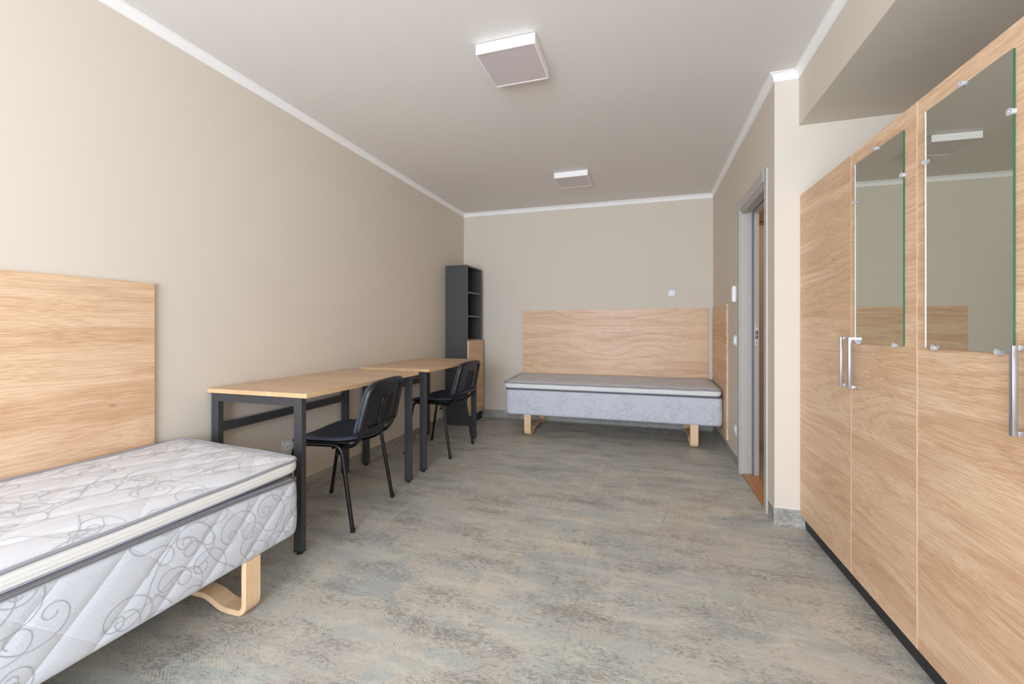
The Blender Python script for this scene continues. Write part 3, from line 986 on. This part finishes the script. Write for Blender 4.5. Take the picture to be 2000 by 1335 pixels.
# ------------------------------------------------------------------ wardrobes
WROOT = Vector((0.80, YC - 0.004, 0)); WROT = 0.016
def wloc(u, w=0.0):
    c, s = cos(WROT), sin(WROT)
    return (WROOT.x + w * c + u * s, WROOT.y + w * s - u * c, 0)
def handle(bm_parent, u, z0=0.833, z1=1.038):
    bm = bmesh.new()
    w_ = 0.0105
    y0 = -u - w_ / 2; y1 = -u + w_ / 2
    box(bm, -.031, -.0205, y0, y1, z0, z1, bev=.0007)
    box(bm, -.0205, -.0003, y0, y1, z1 - .0115, z1, bev=.0005)
    box(bm, -.0205, -.0003, y0, y1, z0, z0 + .0115, bev=.0005)
    return obj('handle', bm, M['alu'], bm_parent, smooth=30)
def mirror(parent, u0, u1, z0, z1, clips):
    # glass sheet 5 mm thick on the door face; silvered face, green cut edges
    bm = bx(-.0052, -.0004, -u1, -u0, z0, z1)
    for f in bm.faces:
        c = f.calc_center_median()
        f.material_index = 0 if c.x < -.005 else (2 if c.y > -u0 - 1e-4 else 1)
    m = obj('mirror', bm, [M['mirror'], M['green'], M['edge_glint']], parent)
    m['label'] = 'frameless rectangular mirror'
    m.matrix_basis = Matrix.Translation((0, -u1, 0)) @ Matrix.Rotation(0.0115, 4, 'Z') @ Matrix.Translation((0, u1, 0))
    # flat white strip, painting the bright glint along the far edge
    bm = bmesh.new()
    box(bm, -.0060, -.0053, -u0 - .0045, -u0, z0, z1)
    obj('glint_strip', bm, M['edge_glint'], m)
    for u, z in clips:
        bm = bmesh.new()
        cyl(bm, (-.0085, -u, z), (1, 0, 0), 0.0088, 0.0055, 20, r2=0.0075)
        cyl(bm, (-.0030, -u, z), (1, 0, 0), 0.0070, 0.0055, 20)
        cp = obj('clip', bm, M['clear'], m, smooth=40)
        bm = bmesh.new(); cyl(bm, (-.0122, -u, z), (1, 0, 0), 0.0022, 0.0015, 12)
        obj('screw', bm, M['chrome'], cp, smooth=40)
ZD0, ZD1 = 0.071, 1.785
def wardrobe(label, u_start, doors):
    """doors: list of (u0,u1,material,handle_u,mirror)"""
    t = thing('wardrobe', label, 'wardrobe', wloc(u_start), WROT, 'oak wardrobes on the right')
    def L(u): return u - u_start
    ua, ub = doors[0][0], doors[-1][1]
    D = 0.56
    g = .001
    th = .016
    m = M['oak_y']
    obj('side_panel', bx(.019, D, -L(ua) - th - g, -L(ua) - g, ZD0, ZD1 - .002), m, t)
    obj('side_panel', bx(.019, D, -L(ub) + g, -L(ub) + th + g, ZD0, ZD1 - .002), m, t)
    obj('top_panel', bx(.019, D, -L(ub) + th + g, -L(ua) - th - g, ZD1 - .002 - th, ZD1 - .002), M['ward_top'], t)
    obj('bottom_panel', bx(.019, D, -L(ub) + th + g, -L(ua) - th - g, ZD0, ZD0 + th), m, t)
    obj('back_panel', bx(D - .004, D, -L(ub) + th + g, -L(ua) - th - g, ZD0 + th, ZD1 - .02), M['plast_grey'], t)
    obj('plinth', bx(.024, .040, -L(ub) + g, -L(ua) - g, 0, ZD0), M['plinth'], t)
    for (u0, u1, mt, hu, mir) in doors:
        d = obj('door', bx(.0005, .017, -L(u1) + .0012, -L(u0) - .0012, ZD0, ZD1, bev=.0004), mt, t)
        bm = bx(-.0002, .0165, -L(u1) + .0003, -L(u1) + .0014, ZD0, ZD1)
        box(bm, -.0002, .0165, -L(u0) - .0014, -L(u0) - .0003, ZD0, ZD1)
        obj('edge_band', bm, M['edge'], d)
        handle(d, L(hu))
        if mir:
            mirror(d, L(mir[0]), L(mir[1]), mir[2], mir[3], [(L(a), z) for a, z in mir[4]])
    return t
wardrobe('oak wardrobe beside the doorway, with a plain wide door and a narrower mirrored door', 0.0,
         [(0.0, 0.565, M['oak_w1'], 0.545, None),
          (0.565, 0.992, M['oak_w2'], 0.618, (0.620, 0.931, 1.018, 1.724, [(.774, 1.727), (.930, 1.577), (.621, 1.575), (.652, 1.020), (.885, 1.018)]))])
wardrobe('oak wardrobe nearest the camera at the right edge, with the widest visible mirror', 0.994,
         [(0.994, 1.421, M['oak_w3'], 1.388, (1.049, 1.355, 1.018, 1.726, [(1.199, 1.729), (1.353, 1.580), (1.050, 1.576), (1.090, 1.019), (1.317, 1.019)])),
          (1.421, 1.986, M['oak_w1'], 1.46, None)])

# ------------------------------------------------------------------ sockets and switches
def socket(name, label, loc, rz):
    """local: face towards -y"""
    t = thing(name, label, 'power socket', loc, rz)
    obj('frame', bx(-.040, .040, -.010, 0, -.040, .040, bev=.003), M['plast_grey'], t, smooth=40)
    bm = bmesh.new()
    cyl(bm, (0, -.0115, 0), (0, 1, 0), 0.0270, 0.004, 32)
    ins = obj('insert', bm, M['plast'], t, smooth=40)
    bm = bmesh.new()
    for x, z in ((-.0095, 0), (.0095, 0)): cyl(bm, (x, -.0136, z), (0, 1, 0), 0.0032, 0.001, 12)
    for z in (.0165, -.0165): box(bm, -.003, .003, -.0142, -.0132, z - .0022, z + .0022)
    cyl(bm, (0, -.0136, 0.009), (0, 1, 0), 0.0016, 0.001, 10)
    obj('pin_holes', bm, M['dark'], ins)
    return t
x_ = 0.281
socket('wall_socket', 'single white power socket on the far wall above the oak panel', (x_, bw(x_) - .0002, 1.437), 0)
socket('wall_socket', 'white power socket low on the right wall beside the door frame', (XR - .0002, 3.665, 0.285), -pi / 2)
# switch
t = thing('light_switch', 'small white light switch on the right wall at mid height beside the door frame', 'light switch', (XR - .0002, 3.672, 0.975), -pi / 2)
obj('frame', bx(-.040, .040, -.008, 0, -.040, .040, bev=.003), M['plast'], t, smooth=40)
bm = bx(-.028, .028, -.014, -.008, -.028, .028, bev=.002)
for v in bm.verts:
    if v.co.y < -.012 and v.co.z < 0: v.co.y -= .003
obj('rocker', bm, M['plast'], t, smooth=40)
t = thing('thermostat', 'tall white wall unit on the right wall above the light switch', 'thermostat', (XR - .0002, 3.690, 1.335), -pi / 2)
obj('housing', bx(-.036, .036, -.022, 0, -.062, .062, bev=.003), M['plast'], t, smooth=40)
obj('cover', bx(-.031, .031, -.026, -.022, -.056, .056, bev=.0015), M['plast'], t, smooth=40)
# double socket low on the left wall
t = thing('double_socket', 'pale double power socket low on the left wall under the nearer desk', 'power socket', (lw(2.14) + .0002, 2.150, 0.335), pi / 2)
obj('frame', bx(-.080, .080, -.010, 0, -.040, .040, bev=.003), M['plast_grey'], t, smooth=40)
for xx in (-.039, .039):
    bm = bmesh.new(); cyl(bm, (xx, -.0115, 0), (0, 1, 0), 0.026, 0.004, 28)
    ins = obj('insert', bm, M['plast'], t, smooth=40)
    bm = bmesh.new()
    for q in (-.0095, .0095): cyl(bm, (xx + q, -.0136, 0), (0, 1, 0), 0.0032, 0.001, 12)
    obj('pin_holes', bm, M['dark'], ins)
